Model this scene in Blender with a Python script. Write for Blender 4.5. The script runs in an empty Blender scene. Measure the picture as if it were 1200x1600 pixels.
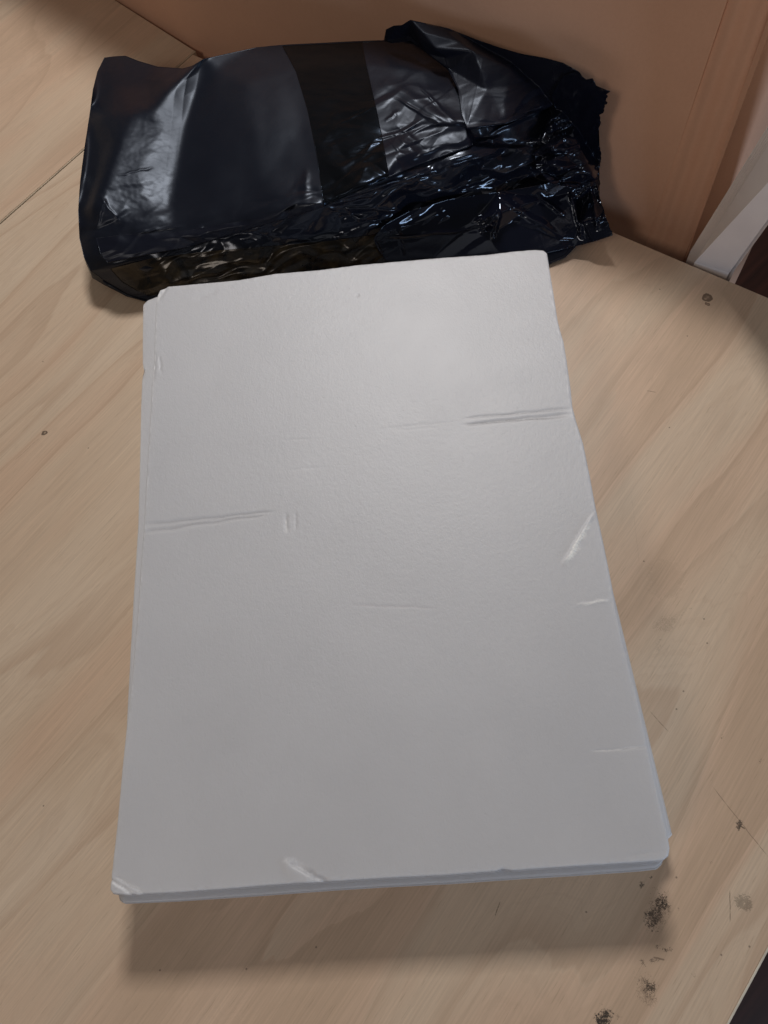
import bpy, bmesh, math, random
import numpy as np
from mathutils import Matrix, Vector
from mathutils.geometry import delaunay_2d_cdt

# ------------------------------------------------------------------ camera
F = 1155.0                       # focal length in photo pixels (photo 1200 x 1600)
PITCH, ROLL, CAMZ = math.radians(66.0), math.radians(-13.0), 0.495
_f = np.array([0, math.cos(PITCH), -math.sin(PITCH)])
_u0 = np.array([0, math.sin(PITCH), math.cos(PITCH)])
_r0 = np.array([1.0, 0, 0])
_r = math.cos(ROLL) * _r0 + math.sin(ROLL) * _u0
_u = -math.sin(ROLL) * _r0 + math.cos(ROLL) * _u0
CAM = np.array([0, 0, CAMZ])

def at(px, py, z=0.0):
    """world point seen at a photo pixel on the level plane of height z (arrays allowed)"""
    px = np.asarray(px, float); py = np.asarray(py, float); z = np.asarray(z, float)
    d = ((px - 600) / F)[..., None] * _r - ((py - 800) / F)[..., None] * _u + _f
    t = (z - CAMZ) / d[..., 2]
    return CAM + t[..., None] * d

scene = bpy.context.scene
COL = scene.collection
cam_d = bpy.data.cameras.new("camera")
cam_d.sensor_fit = 'VERTICAL'
cam_d.sensor_height = 36.0
cam_d.lens = 36.0 * F / 1600.0
cam_d.clip_start = 0.01
cam_d.clip_end = 50
cam = bpy.data.objects.new("camera", cam_d)
COL.objects.link(cam)
M = Matrix(((_r[0], _u[0], -_f[0], 0), (_r[1], _u[1], -_f[1], 0), (_r[2], _u[2], -_f[2], CAMZ), (0, 0, 0, 1)))
cam.matrix_world = M
scene.camera = cam

# ------------------------------------------------------------------ light
world = bpy.data.worlds.new("World")
scene.world = world
world.use_nodes = True
world.node_tree.nodes['Background'].inputs[0].default_value = (0.95, 0.92, 0.90, 1)
world.node_tree.nodes['Background'].inputs[1].default_value = 0.06

def area_lamp(name, loc, target, sx, sy, power, color):
    d = bpy.data.lights.new(name, 'AREA')
    d.shape = 'RECTANGLE'; d.size = sx; d.size_y = sy
    d.energy = power; d.color = color
    o = bpy.data.objects.new(name, d)
    COL.objects.link(o)
    o.location = loc
    o.rotation_euler = (Vector(target) - Vector(loc)).to_track_quat('-Z', 'Y').to_euler()
    return o

# the main lamp hangs beyond the table: its mirror direction is the sheen on the foam
_p = at(668, 580, 0.051)
_v = _p - CAM; _v /= np.linalg.norm(_v)
_l = np.array([_v[0], _v[1], -_v[2]])
LAMP = _p + _l * 1.35
area_lamp('ceiling_lamp', LAMP, _p, 0.24, 0.19, 10.3, (1.0, 0.97, 0.95))
area_lamp('room_lamp', (-1.3, -0.7, 1.5), (0.1, 0.35, 0.05), 0.46, 0.46, 5.8, (1.0, 0.85, 0.73))
area_lamp('ceiling_panel', (-0.2, -0.5, 2.3), (0.1, 0.3, 0.0), 1.2, 1.2, 2.0, (1.0, 0.93, 0.86))
area_lamp('cool_side_fill', (0.9, -1.1, 0.20), (0.1, 0.1, 0.03), 0.5, 0.25, 8.0, (0.62, 0.78, 1.0))  # unseen cool fill, added low down to brighten the foam's side faces

vs = scene.view_settings
vs.view_transform = 'Standard'
vs.look = 'None'
vs.exposure = 0.0
vs.gamma = 1.0

# ------------------------------------------------------------------ helpers
def tag(o, label=None, cat=None, group=None, kind=None):
    if label: o['label'] = label
    if cat: o['category'] = cat
    if group: o['group'] = group
    if kind: o['kind'] = kind
    return o

def empty(name, loc=(0, 0, 0)):
    o = bpy.data.objects.new(name, None)
    o.location = loc
    o.empty_display_size = 0.05
    COL.objects.link(o)
    return o

def mesh_obj(name, verts, faces, mat, parent=None, smooth=True):
    me = bpy.data.meshes.new(name)
    me.from_pydata([tuple(v) for v in verts], [], faces)
    me.update()
    o = bpy.data.objects.new(name, me)
    COL.objects.link(o)
    if mat: me.materials.append(mat)
    if parent:
        o.parent = parent
        o.matrix_parent_inverse = Matrix.Translation(-Vector(parent.location))
    if smooth:
        me.polygons.foreach_set('use_smooth', [True] * len(me.polygons))
    return o

def grid_faces(nu, nv):
    i = np.arange(nu - 1)[:, None] * nv + np.arange(nv - 1)[None, :]
    q = np.stack([i, i + nv, i + nv + 1, i + 1], -1).reshape(-1, 4)
    return q

def fast_mesh(name, V, Q, mat, parent=None, attrs=None, smooth=True, extra=None):
    """quads by numpy; extra = list of n-gons"""
    me = bpy.data.meshes.new(name)
    faces = Q.tolist() + (extra or [])
    me.from_pydata(V.tolist(), [], faces)
    if attrs:
        for k, a in attrs.items():
            at_ = me.attributes.new(k, 'FLOAT', 'POINT')
            at_.data.foreach_set('value', np.ascontiguousarray(a, dtype=np.float32))
    me.update()
    if smooth:
        me.polygons.foreach_set('use_smooth', np.ones(len(me.polygons), bool))
    o = bpy.data.objects.new(name, me)
    COL.objects.link(o)
    me.materials.append(mat)
    if parent:
        o.parent = parent
        o.matrix_parent_inverse = Matrix.Translation(-Vector(parent.location))
    return o

# numpy noise ------------------------------------------------------
def _hash(ix, iy, s):
    h = (ix.astype(np.int64) * 374761393 + iy.astype(np.int64) * 668265263 + s * 982451653) & 0xffffffff
    h = ((h ^ (h >> 13)) * 1274126177) & 0xffffffff
    h = h ^ (h >> 16)
    return (h & 0xffffff) / float(0xffffff)

def gnoise(x, y, s=0):
    ix = np.floor(x); iy = np.floor(y); fx = x - ix; fy = y - iy
    u = fx * fx * fx * (fx * (fx * 6 - 15) + 10); v = fy * fy * fy * (fy * (fy * 6 - 15) + 10)
    def g(dx, dy):
        a = _hash(ix + dx, iy + dy, s) * 2 * math.pi
        return np.cos(a) * (fx - dx) + np.sin(a) * (fy - dy)
    a = g(0, 0) * (1 - u) + g(1, 0) * u
    b = g(0, 1) * (1 - u) + g(1, 1) * u
    return (a * (1 - v) + b * v) * 1.4

def worley_ridge(x, y, s=0):
    """faceted cells: straight folds meeting at corners, as in crumpled film"""
    ix = np.floor(x); iy = np.floor(y)
    best = np.full(x.shape, 9.0); sec = np.full(x.shape, 9.0)
    hv = np.zeros(x.shape)
    for dx in (-1, 0, 1):
        for dy in (-1, 0, 1):
            cx = ix + dx + _hash(ix + dx, iy + dy, s); cy = iy + dy + _hash(ix + dx, iy + dy, s + 7)
            d = np.hypot(x - cx, y - cy)
            # each cell is a tilted plane
            a = _hash(ix + dx, iy + dy, s + 13) * 6.283
            pl = (np.cos(a) * (x - cx) + np.sin(a) * (y - cy)) * 0.7
            nb = d < best
            sec = np.where(nb, best, np.minimum(sec, d))
            hv = np.where(nb, pl, hv)
            best = np.where(nb, d, best)
    edge = np.clip((sec - best) * 3.0, 0, 1)
    return hv * edge - best * 0.5

def smoothstep(a, b, x):
    t = np.clip((x - a) / (b - a), 0, 1)
    return t * t * (3 - 2 * t)

def gauss2(Z, su, sv):
    for ax, s in ((0, su), (1, sv)):
        if s <= 0: continue
        r = int(math.ceil(3 * s)); k = np.exp(-0.5 * (np.arange(-r, r + 1) / s) ** 2); k /= k.sum()
        pad = [(0, 0), (0, 0)]; pad[ax] = (r, r)
        Zp = np.pad(Z, pad, mode='reflect', reflect_type='odd')
        out = np.zeros_like(Z)
        n = Z.shape[ax]
        for i, w in enumerate(k):
            sl = [slice(None)] * 2; sl[ax] = slice(i, i + n)
            out += w * Zp[tuple(sl)]
        Z = out
    return Z

def resample(poly, n):
    P = np.array(poly, float)
    d = np.r_[0, np.cumsum(np.hypot(*np.diff(P, axis=0).T))]
    t = np.linspace(0, d[-1], n)
    return np.stack([np.interp(t, d, P[:, 0]), np.interp(t, d, P[:, 1])], -1)

def coons(top, right, bottom, left, nu, nv):
    """four boundary polylines -> (nu, nv, 2); top and bottom run left to right, left and right run downwards"""
    T = resample(top, nu)[:, None]; B = resample(bottom, nu)[:, None]
    L = resample(left, nv)[None]; R = resample(right, nv)[None]
    u = np.linspace(0, 1, nu)[:, None, None]; v = np.linspace(0, 1, nv)[None, :, None]
    return ((1 - v) * T + v * B + (1 - u) * L + u * R
            - ((1 - u) * (1 - v) * T[0] + u * (1 - v) * T[-1] + (1 - u) * v * B[0] + u * v * B[-1]))

def tin(ctrl, edges, PX, PY):
    """piecewise linear surface over control points (x, y, values...) with fold lines as fixed edges"""
    C = np.array(ctrl, float)
    vs_, _, fs, ov, _, _ = delaunay_2d_cdt([Vector((c[0], c[1])) for c in C], edges, [], 0, 0.01)
    vs_ = np.array([tuple(v) for v in vs_])
    nval = C.shape[1] - 2
    VV = np.zeros((len(vs_), nval))
    for i, src in enumerate(ov):
        if src: VV[i] = C[src[0], 2:]
        else:
            d = np.hypot(C[:, 0] - vs_[i, 0], C[:, 1] - vs_[i, 1]); k = np.argsort(d)[:2]
            w = 1 / (d[k] + 1e-6); VV[i] = (C[k, 2:] * w[:, None]).sum(0) / w.sum()
    out = np.full(PX.shape + (nval,), np.nan)
    for f in fs:
        a, b, c = vs_[list(f)]
        x0, x1 = min(a[0], b[0], c[0]) - .5, max(a[0], b[0], c[0]) + .5
        y0, y1 = min(a[1], b[1], c[1]) - .5, max(a[1], b[1], c[1]) + .5
        m = (PX >= x0) & (PX <= x1) & (PY >= y0) & (PY <= y1)
        if not m.any(): continue
        x = PX[m]; y = PY[m]
        det = (b[1] - c[1]) * (a[0] - c[0]) + (c[0] - b[0]) * (a[1] - c[1])
        if abs(det) < 1e-9: continue
        l1 = ((b[1] - c[1]) * (x - c[0]) + (c[0] - b[0]) * (y - c[1])) / det
        l2 = ((c[1] - a[1]) * (x - c[0]) + (a[0] - c[0]) * (y - c[1])) / det
        l3 = 1 - l1 - l2
        ins = (l1 > -1e-4) & (l2 > -1e-4) & (l3 > -1e-4)
        val = l1[:, None] * VV[f[0]] + l2[:, None] * VV[f[1]] + l3[:, None] * VV[f[2]]
        idx = np.argwhere(m)[ins]
        out[tuple(idx.T)] = val[ins]
    bad = np.isnan(out[..., 0])
    if bad.any():
        bi = np.argwhere(bad)
        for s in range(0, len(bi), 4000):
            q = bi[s:s + 4000]; x = PX[tuple(q.T)]; y = PY[tuple(q.T)]
            d = np.hypot(x[:, None] - C[None, :, 0], y[:, None] - C[None, :, 1])
            k = np.argsort(d, 1)[:, :3]; w = 1 / (np.take_along_axis(d, k, 1) + .5) ** 2
            out[tuple(q.T)] = (C[k, 2:] * w[..., None]).sum(1) / w.sum(1)[:, None]
    return out

# ------------------------------------------------------------------ material helper
class NT:
    def __init__(s, name):
        s.m = bpy.data.materials.new(name); s.m.use_nodes = True
        s.t = s.m.node_tree; s.n = s.t.nodes; s.l = s.t.links
        s.b = s.n['Principled BSDF']
    def new(s, typ, ins=None, **kw):
        n = s.n.new(typ)
        for k, v in kw.items(): setattr(n, k, v)
        for k, v in (ins or {}).items():
            s.put(n.inputs[k], v)
        return n
    def put(s, sock, v):
        if isinstance(v, bpy.types.NodeSocket): s.l.new(v, sock)
        else: sock.default_value = v
    def math(s, op, a, b=0.0, c=None, clamp=False):
        n = s.n.new('ShaderNodeMath'); n.operation = op; n.use_clamp = clamp
        s.put(n.inputs[0], a); s.put(n.inputs[1], b)
        if c is not None: s.put(n.inputs[2], c)
        return n.outputs[0]
    def mix(s, f, a, b, blend='MIX'):
        n = s.n.new('ShaderNodeMix'); n.data_type = 'RGBA'; n.blend_type = blend
        s.put(n.inputs[0], f); s.put(n.inputs[6], a); s.put(n.inputs[7], b)
        return n.outputs[2]
    def noise(s, vec, scale, detail=3, rough=0.5, dist=0.0):
        n = s.new('ShaderNodeTexNoise', {'Vector': vec, 'Scale': scale, 'Detail': detail, 'Roughness': rough, 'Distortion': dist})
        return n.outputs[0]
    def ramp(s, f, stops):
        n = s.n.new('ShaderNodeValToRGB'); s.put(n.inputs[0], f)
        e = n.color_ramp.elements
        while len(e) > 1: e.remove(e[-1])
        e[0].position = stops[0][0]; c = stops[0][1]; e[0].color = c if len(c) == 4 else (*c, 1)
        for p, c in stops[1:]:
            x = e.new(p); x.color = c if len(c) == 4 else (*c, 1)
        return n.outputs[0]
    def mr(s, v, a, b, c=0.0, d=1.0, smooth=True):
        n = s.new('ShaderNodeMapRange', {0: v, 1: a, 2: b, 3: c, 4: d})
        n.interpolation_type = 'SMOOTHSTEP' if smooth else 'LINEAR'
        return n.outputs[0]
    def mapping(s, vec, scale=(1, 1, 1), rot=(0, 0, 0), loc=(0, 0, 0)):
        n = s.new('ShaderNodeMapping', {0: vec, 1: loc, 2: rot, 3: scale})
        return n.outputs[0]
    def bump(s, h, strength, dist, normal=None):
        n = s.new('ShaderNodeBump', {'Height': h, 'Strength': strength, 'Distance': dist})
        if normal is not None: s.put(n.inputs['Normal'], normal)
        return n.outputs[0]
    def set(s, **kw):
        for k, v in kw.items(): s.put(s.b.inputs[k.replace('_', ' ')], v)

def rgba(r, g, b): return (r, g, b, 1.0)

# directions on the table top
_a = at(0, 350)[:2]; _b = at(125, 240)[:2]
G = _b - _a; G /= np.linalg.norm(G)                       # along the grain / seam
_a = at(325, 95)[:2]; _b = at(1200, 465)[:2]
BK = _b - _a; BK /= np.linalg.norm(BK)                    # along the back edge
GA = math.atan2(G[1], G[0])

# ------------------------------------------------------------------ wood
def wood_material(name, dirt=True, seed=0.0, rot=GA):
    w = NT(name)
    tc = w.new('ShaderNodeTexCoord').outputs['Object']
    g = w.mapping(tc, rot=(0, 0, -rot)); 
    sh = w.mapping(g, loc=(seed, seed * .7, 0))
    # growth figure: contour lines of a field drawn out along the grain
    big = w.noise(w.mapping(sh, scale=(1.6, 9.0, 1)), 1.0, 1.5, 0.45, 0.3)
    sep = w.new('ShaderNodeSeparateXYZ', {0: sh})
    fine_warp = w.noise(w.mapping(sh, scale=(5, 40, 1)), 1.0, 3, 0.6)
    field = w.math('ADD', w.math('MULTIPLY', big, 9.0), w.math('MULTIPLY', fine_warp, 0.45))
    field = w.math('ADD', field, w.math('MULTIPLY', sep.outputs[1], 5.0))
    saw = w.math('FRACT', field)
    step = w.math('FLOOR', field)
    ca = w.new('ShaderNodeTexWhiteNoise', {'W': step}, noise_dimensions='1D').outputs['Value']
    cb = w.new('ShaderNodeTexWhiteNoise', {'W': w.math('ADD', step, 1.0)}, noise_dimensions='1D').outputs['Value']
    tone = w.math('ADD', w.math('MULTIPLY', ca, w.math('SUBTRACT', 1.0, w.mr(saw, .60, 1.0, 0, .6))), w.math('MULTIPLY', cb, w.mr(saw, .60, 1.0, 0, .6)))
    drift = w.noise(w.mapping(sh, scale=(2.5, 12, 1), loc=(3, 7, 0)), 1.2, 3, 0.55)
    tone = w.math('ADD', w.math('MULTIPLY', tone, .55), w.math('MULTIPLY', w.mr(drift, .3, .7), .45))
    col = w.ramp(tone, [(0.08, (0.50, 0.345, 0.230)), (0.36, (0.615, 0.43, 0.30)), (0.60, (0.61, 0.475, 0.345)), (0.9, (0.66, 0.54, 0.41))])
    edge_ = w.math('MULTIPLY', w.mr(saw, 0.0, 0.035, .25, 1.0), w.mr(saw, 0.30, 0.02, 0.0, 1.0))
    col = w.mix(w.math('MULTIPLY', edge_, 0.55), col, rgba(0.41, 0.27, 0.175))
    rings = w.new('ShaderNodeTexNoise', {'W': w.math('MULTIPLY', field, 11.0), 'Scale': 1.0, 'Detail': 5.0, 'Roughness': .7}, noise_dimensions='1D').outputs[0]
    col = w.mix(w.mr(rings, .50, .62, 0, .20), col, rgba(0.44, 0.305, 0.205))
    col = w.mix(0.40, col, rgba(0.625, 0.475, 0.35))
    fib = w.noise(w.mapping(sh, scale=(7, 260, 1)), 1.0, 4, 0.65)
    fib2 = w.noise(w.mapping(sh, scale=(22, 900, 1)), 1.0, 2, 0.5)
    f = w.math('ADD', w.math('MULTIPLY', w.math('SUBTRACT', fib, 0.5), 0.16), w.math('MULTIPLY', w.math('SUBTRACT', fib2, 0.5), 0.32))
    f = w.math('ADD', f, 1.0)
    col = w.mix(1.0, col, w.new('ShaderNodeCombineXYZ', {0: f, 1: f, 2: f}).outputs[0], 'MULTIPLY')
    # printed pores: short dark dashes
    pores = w.noise(w.mapping(sh, scale=(70, 1100, 1)), 1.0, 1, 0.5)
    col = w.mix(w.mr(pores, 0.66, 0.76, 0, 0.28), col, rgba(0.30, 0.21, 0.135))
    rough = w.mr(w.noise(tc, 9.0, 3), 0.3, 0.7, 0.36, 0.50)
    if dirt:
        wob = w.noise(tc, 260.0, 4, 0.7)
        grain = w.math('ADD', w.math('MULTIPLY', w.noise(tc, 1150.0, 3, 0.65, 1.2), .60), w.math('MULTIPLY', wob, .40))
        wob2 = w.noise(tc, 75.0, 3, 0.6)
        wv = w.new('ShaderNodeVectorMath', {0: tc}, operation='ADD')
        nz = w.new('ShaderNodeTexNoise', {'Vector': tc, 'Scale': 120.0, 'Detail': 3})
        off = w.new('ShaderNodeVectorMath', {0: nz.outputs[1], 1: (0.5, 0.5, 0.5)}, operation='SUBTRACT')
        sc = w.new('ShaderNodeVectorMath', {0: off.outputs[0], 'Scale': 0.008}, operation='SCALE')
        w.l.new(sc.outputs[0], wv.inputs[1])
        P = wv.outputs[0]
        def blob(px, py, rx, ry, ang, strength, thr, colr, col):
            c = at(px, py)
            d = w.mapping(w.new('ShaderNodeVectorMath', {0: P, 1: (c[0], c[1], 0)}, operation='SUBTRACT').outputs[0],
                          rot=(0, 0, -ang), scale=(1, 1, 1))
            d = w.mapping(d, scale=(1 / rx, 1 / ry, 0))
            ln = w.new('ShaderNodeVectorMath', {0: d}, operation='LENGTH').outputs['Value']
            fall = w.mr(ln, 1.0, 0.15)
            m = w.mr(w.math('ADD', w.math('MULTIPLY', fall, 0.27), grain), thr - .01, thr + 0.06)
            m = w.math('MULTIPLY', m, w.mr(ln, 1.05, 0.8))
            return w.mix(w.math('MULTIPLY', m, strength), col, colr)
        K = rgba(0.030, 0.024, 0.020); Bn = rgba(0.13, 0.09, 0.06)
        cm = 0.01
        for a in [(1034, 1412, 1.15, .85, .6, .95, .72, K), (1021, 1436, 1.35, .95, .3, .85, .72, K), (1030, 1425, 1.9, 1.2, .4, .5, .70, Bn),
                  (1003, 1383, .55, .4, .3, .85, .76, K), (1018, 1368, .45, .3, .4, .8, .78, K),
                  (1014, 1543, 1.05, .8, 1.0, .9, .73, K), (1010, 1545, 1.5, 1.1, .6, .4, .70, Bn), (1000, 1505, .5, .35, 1.2, .8, .78, K),
                  (995, 1525, .8, .3, .4, .7, .80, Bn), (945, 1594, 1.2, .8, .1, .95, .70, K), (965, 1590, .6, .4, .1, .5, .76, Bn),
                  (1160, 1413, .95, .8, .2, .5, .68, rgba(.12, .10, .07)), (1157, 1290, .5, .38, .7, .85, .70, K),
                  (1110, 1350, .3, .3, 0, .4, .78, Bn), (1128, 1150, .5, .35, .4, .6, .80, Bn), (1190, 1190, .5, .4, .4, .55, .80, Bn),
                  (1070, 955, 1.8, .35, -.5, .42, .80, Bn), (1040, 975, 1.9, 1.0, -.6, .22, .72, Bn), (1030, 1010, 1.2, .5, .3, .25, .78, Bn),
                  (1035, 1480, 1.2, .3, -1.0, .8, .78, K), (1022, 1500, .9, .3, -.8, .7, .78, K), (1040, 1408, .9, .35, -.2, .8, .74, K), (1060, 1425, .8, .25, .6, .6, .82, K),
                  (1098, 886, .5, .25, .7, .4, .82, Bn), (1085, 1524, .3, .3, 0, .6, .78, Bn), (200, 1450, .8, .35, .4, .30, .80, Bn),
                  (1040, 905, 2.5, 2.0, .3, .10, .62, Bn)]:
            col = blob(a[0], a[1], a[2] * cm, a[3] * cm, a[4] + GA, a[5], a[6], a[7], col)
        def line(p0, p1, wd, strength, col, colr=Bn):
            a = at(*p0)[:2]; b = at(*p1)[:2]; c = (a + b) / 2; L = np.linalg.norm(b - a); an = math.atan2(*(b - a)[::-1])
            d = w.new('ShaderNodeVectorMath', {0: tc, 1: (c[0], c[1], 0)}, operation='SUBTRACT').outputs[0]
            d = w.mapping(d, rot=(0, 0, 0))
            rt = w.new('ShaderNodeVectorRotate', {0: d, 3: -an}, rotation_type='Z_AXIS').outputs[0]
            s_ = w.new('ShaderNodeSeparateXYZ', {0: rt})
            bend = w.math('MULTIPLY', w.math('SUBTRACT', wob2, 0.5), wd * 4)
            ay = w.math('ABSOLUTE', w.math('ADD', s_.outputs[1], bend)); ax = w.math('ABSOLUTE', s_.outputs[0])
            m = w.math('MULTIPLY', w.mr(ay, wd, wd * 0.3), w.mr(ax, L / 2, L / 2 * 0.7))
            m = w.math('MULTIPLY', m, w.mr(wob, 0.38, 0.52, 0.35, 1.0))
            return w.mix(w.math('MULTIPLY', m, strength), col, colr)
        for a in [((1110, 1225), (1205, 1345), .00035, .55), ((1140, 1390), (1141, 1442), .00035, .75), ((1015, 1110), (1045, 1145), .0004, .5),
                  ((773, 1432), (782, 1408), .0004, .8), ((1010, 610), (1026, 613), .0004, .6), ((20, 722), (66, 680), .0004, .35),
                  ((1020, 1495), (1040, 1500), .0006, .7), ((1150, 1288), (1165, 1296), .0006, .8), ((985, 760), (1000, 890), .0003, .10)]:
            col = line(*a, col)
        # a chip in the print at the right and a small round hole at the left
        def ringmark(px, py, r, col, colr):
            c = at(px, py)
            d = w.new('ShaderNodeVectorMath', {0: P, 1: (c[0], c[1], 0)}, operation='SUBTRACT').outputs[0]
            ln = w.new('ShaderNodeVectorMath', {0: d}, operation='LENGTH').outputs['Value']
            ring = w.math('MULTIPLY', w.mr(ln, r, r * .85), w.mr(ln, r * .25, r * .6, 0.45, 1.0))
            return w.mix(w.math('MULTIPLY', ring, 0.85), col, colr)
        col = ringmark(1105, 466, .0040, col, rgba(.10, .06, .035))
        col = ringmark(1106, 475, .0020, col, rgba(.12, .07, .04))
        col = ringmark(69.5, 676, .0026, col, rgba(.07, .05, .035))
        for (x, y) in [(1100, 967), (1057, 1108), (1057, 1371), (67, 565), (1031, 452), (1074, 525), (1006, 877), (1046, 668), (1171, 1479), (68, 1259),
                       (494, 1480), (916, 1425), (138, 700), (250, 1516), (1105, 1005), (1068, 1080), (385, 1514), (1127, 1492)]:
            c = at(x, y)
            d = w.new('ShaderNodeVectorMath', {0: tc, 1: (c[0], c[1], 0)}, operation='DISTANCE').outputs['Value']
            col = w.mix(w.mr(d, .0008, .0003, 0, .6), col, rgba(.06, .045, .035))
        grime = w.noise(tc, 14, 4, 0.6)
        col = w.mix(w.mr(grime, 0.5, 0.8, 0, 0.12), col, rgba(.25, .20, .16))
    w.set(Base_Color=col, Roughness=rough, Specular_IOR_Level=0.4)
    bh = w.math('ADD', w.math('MULTIPLY', fib2, 0.5), w.noise(tc, 900, 2))
    w.set(Normal=w.bump(bh, 0.10, 0.0004))
    return w.m

# plain materials
def simple(name, col, rough, spec=0.5, nscale=40, namt=0.12, bump=0.0, bscale=300):
    w = NT(name)
    tc = w.new('ShaderNodeTexCoord').outputs['Object']
    n = w.mr(w.noise(tc, nscale, 4, .6), 0.3, 0.7, 1 - namt, 1 + namt)
    c = w.mix(1.0, rgba(*col), w.new('ShaderNodeCombineXYZ', {0: n, 1: n, 2: n}).outputs[0], 'MULTIPLY')
    w.set(Base_Color=c, Roughness=w.mr(w.noise(tc, nscale * .6, 3), .3, .7, max(0.03, rough - .05), rough + .05), Specular_IOR_Level=spec)
    if bump: w.set(Normal=w.bump(w.noise(tc, bscale, 3), bump, 0.001))
    return w.m

M_wood = wood_material('maple_laminate')
M_wood2 = wood_material('maple_laminate_side', dirt=False, seed=4.3)
M_band = simple('pale_edge_band', (0.62, 0.58, 0.50), 0.45)
M_seam = simple('seam_filler', (0.56, 0.46, 0.34), 0.5)
M_steel = simple('grey_leg_paint', (0.25, 0.25, 0.26), 0.4)

# ------------------------------------------------------------------ floor (structure)
wf = NT('dark_red_floor_boards')
tc = wf.new('ShaderNodeTexCoord').outputs['Object']
g_ = wf.mapping(tc, rot=(0, 0, -GA + 0.15))
fl = wf.noise(wf.mapping(g_, scale=(3, 60, 1)), 1.0, 4, .6)
fc = wf.ramp(fl, [(0.3, (0.022, 0.008, 0.006)), (0.7, (0.055, 0.019, 0.013))])
wf.set(Base_Color=fc, Roughness=0.35)
fz = -0.72
tag(mesh_obj('floor', [(-4, -4, fz), (4, -4, fz), (4, 4, fz), (-4, 4, fz)], [(0, 1, 2, 3)], wf.m), kind='structure')

# ------------------------------------------------------------------ tables
def lineX(p, d, q, e):
    A = np.array([[d[0], -e[0]], [d[1], -e[1]]]); s = np.linalg.solve(A, q - p); return p + d * s[0]
bk0 = at(325, 95)[:2]
sm0 = at(0, 350)[:2]; SM = G
re0 = at(1140, 1600)[:2]; RE = at(1200, 1488)[:2] - re0; RE /= np.linalg.norm(RE)
cBL = lineX(bk0, BK, sm0, SM)          # back-left corner of the near table
cBR = lineX(bk0, BK, re0, RE)
cFR = re0 - RE * 0.25
cFL = sm0 - SM * 0.75
cFR = cFR + (-BK) * 0.0

def slab(name, poly, z0, z1, mat, parent, bevel=0.0012):
    bm = bmesh.new()
    vs_ = [bm.verts.new((p[0], p[1], z0)) for p in poly]
    f = bm.faces.new(vs_)
    r = bmesh.ops.extrude_face_region(bm, geom=[f])
    for v in r['geom']:
        if isinstance(v, bmesh.types.BMVert): v.co.z = z1
    bmesh.ops.recalc_face_normals(bm, faces=bm.faces)
    bmesh.ops.bevel(bm, geom=list(bm.edges), offset=bevel, segments=2, affect='EDGES')
    me = bpy.data.meshes.new(name); bm.to_mesh(me); bm.free()
    me.materials.append(mat)
    o = bpy.data.objects.new(name, me); COL.objects.link(o)
    if parent:
        o.parent = parent; o.matrix_parent_inverse = Matrix.Translation(-Vector(parent.location))
    return o

def strip(p, q, n, w_, z0, z1, name, mat, parent, bevel=0.0004):
    n = np.array(n)
    return slab(name, [p, q, q + n * w_, p + n * w_], z0, z1, mat, parent, bevel)

def leg(x, y, ztop, parent):
    return slab('leg', [(x - .02, y - .02), (x + .02, y - .02), (x + .02, y + .02), (x - .02, y + .02)], fz, ztop, M_steel, parent, .002)

T = 0.025
nRE = np.array([RE[1], -RE[0]]);  nRE = nRE if nRE @ (cBR - cBL) > 0 else -nRE
table = empty('table', (float(cFR[0]), float(cFR[1]), fz))
tag(table, 'pale maple laminate table under the foam sheets, with dark smudges at its right edge', 'table')
band = 0.0012
inner = lambda p: p - nRE * band
slab('table_top', [cBL, cBR - nRE * band, cFR - nRE * band, cFL], -T, 0, M_wood, table, .0005)
strip(cBR - nRE * band, cFR - nRE * band, nRE, band, -T, -0.0002, 'edge_band', M_band, table, .0003)
cen = (cBL + cBR + cFR + cFL) / 4
for c in (cBL, cBR, cFR, cFL):
    q = c + (cen - c) * 0.14
    leg(q[0], q[1], -T - .001, table)

# second table at the left, beyond the seam
nSM = np.array([-SM[1], SM[0]]); nSM = nSM if nSM @ (cBL - cBR) > 0 else -nSM
gap = 0.0006
s0 = cBL + nSM * gap; s1 = cFL + nSM * gap
e0 = at(306, 80)[:2]; e1 = at(180, 0)[:2]; ED = e1 - e0; ED /= np.linalg.norm(ED)
cB = lineX(e0, ED, s0, SM)
cA = e0 + ED * 0.45
side = empty('table', (float(s1[0]), float(s1[1]), fz))
tag(side, 'pale laminate side table left of the black parcel, joined along a light seam', 'table')
s2 = s1 + nSM * 0.6
slab('table_top', [cB + nSM * .0016, s1 + nSM * .0016, s2, cA], -T, 0.0, M_wood2, side, .0005)
strip(cB, s1, nSM, .0016, -T, 0.0002, 'edge_band', M_seam, side, .0003)
c2 = (cB + s1 + s2 + cA) / 4
for c in (cB, s1, s2, cA):
    q = c + (c2 - c) * 0.16
    leg(q[0], q[1], -T - .001, side)

# ------------------------------------------------------------------ cardboard
wc = NT('brown_corrugated_cardboard')
tc = wc.new('ShaderNodeTexCoord').outputs['Object']
BA = math.atan2(BK[1], BK[0])
uvp = wc.mapping(tc, rot=(0, 0, -BA))
fl = wc.noise(wc.mapping(uvp, scale=(240, 1, 10)), 1.0, 2, .5)
flute = wc.new('ShaderNodeTexWave', {'Vector': uvp, 'Scale': 42.0, 'Distortion': 0.6, 'Detail': 1.0}, wave_type='BANDS', bands_direction='X').outputs[1]
mot = wc.noise(tc, 6, 5, .65); fibn = wc.noise(tc, 420, 3, .6)
cc = wc.ramp(wc.math('ADD', wc.math('MULTIPLY', mot, .7), wc.math('MULTIPLY', fibn, .3)),
             [(0.3, (0.65, 0.38, 0.26)), (0.7, (0.73, 0.445, 0.305))])
cc = wc.mix(wc.math('MULTIPLY', flute, 0.006), cc, rgba(.47, .28, .18))
speck = wc.noise(tc, 700, 1)
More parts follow.
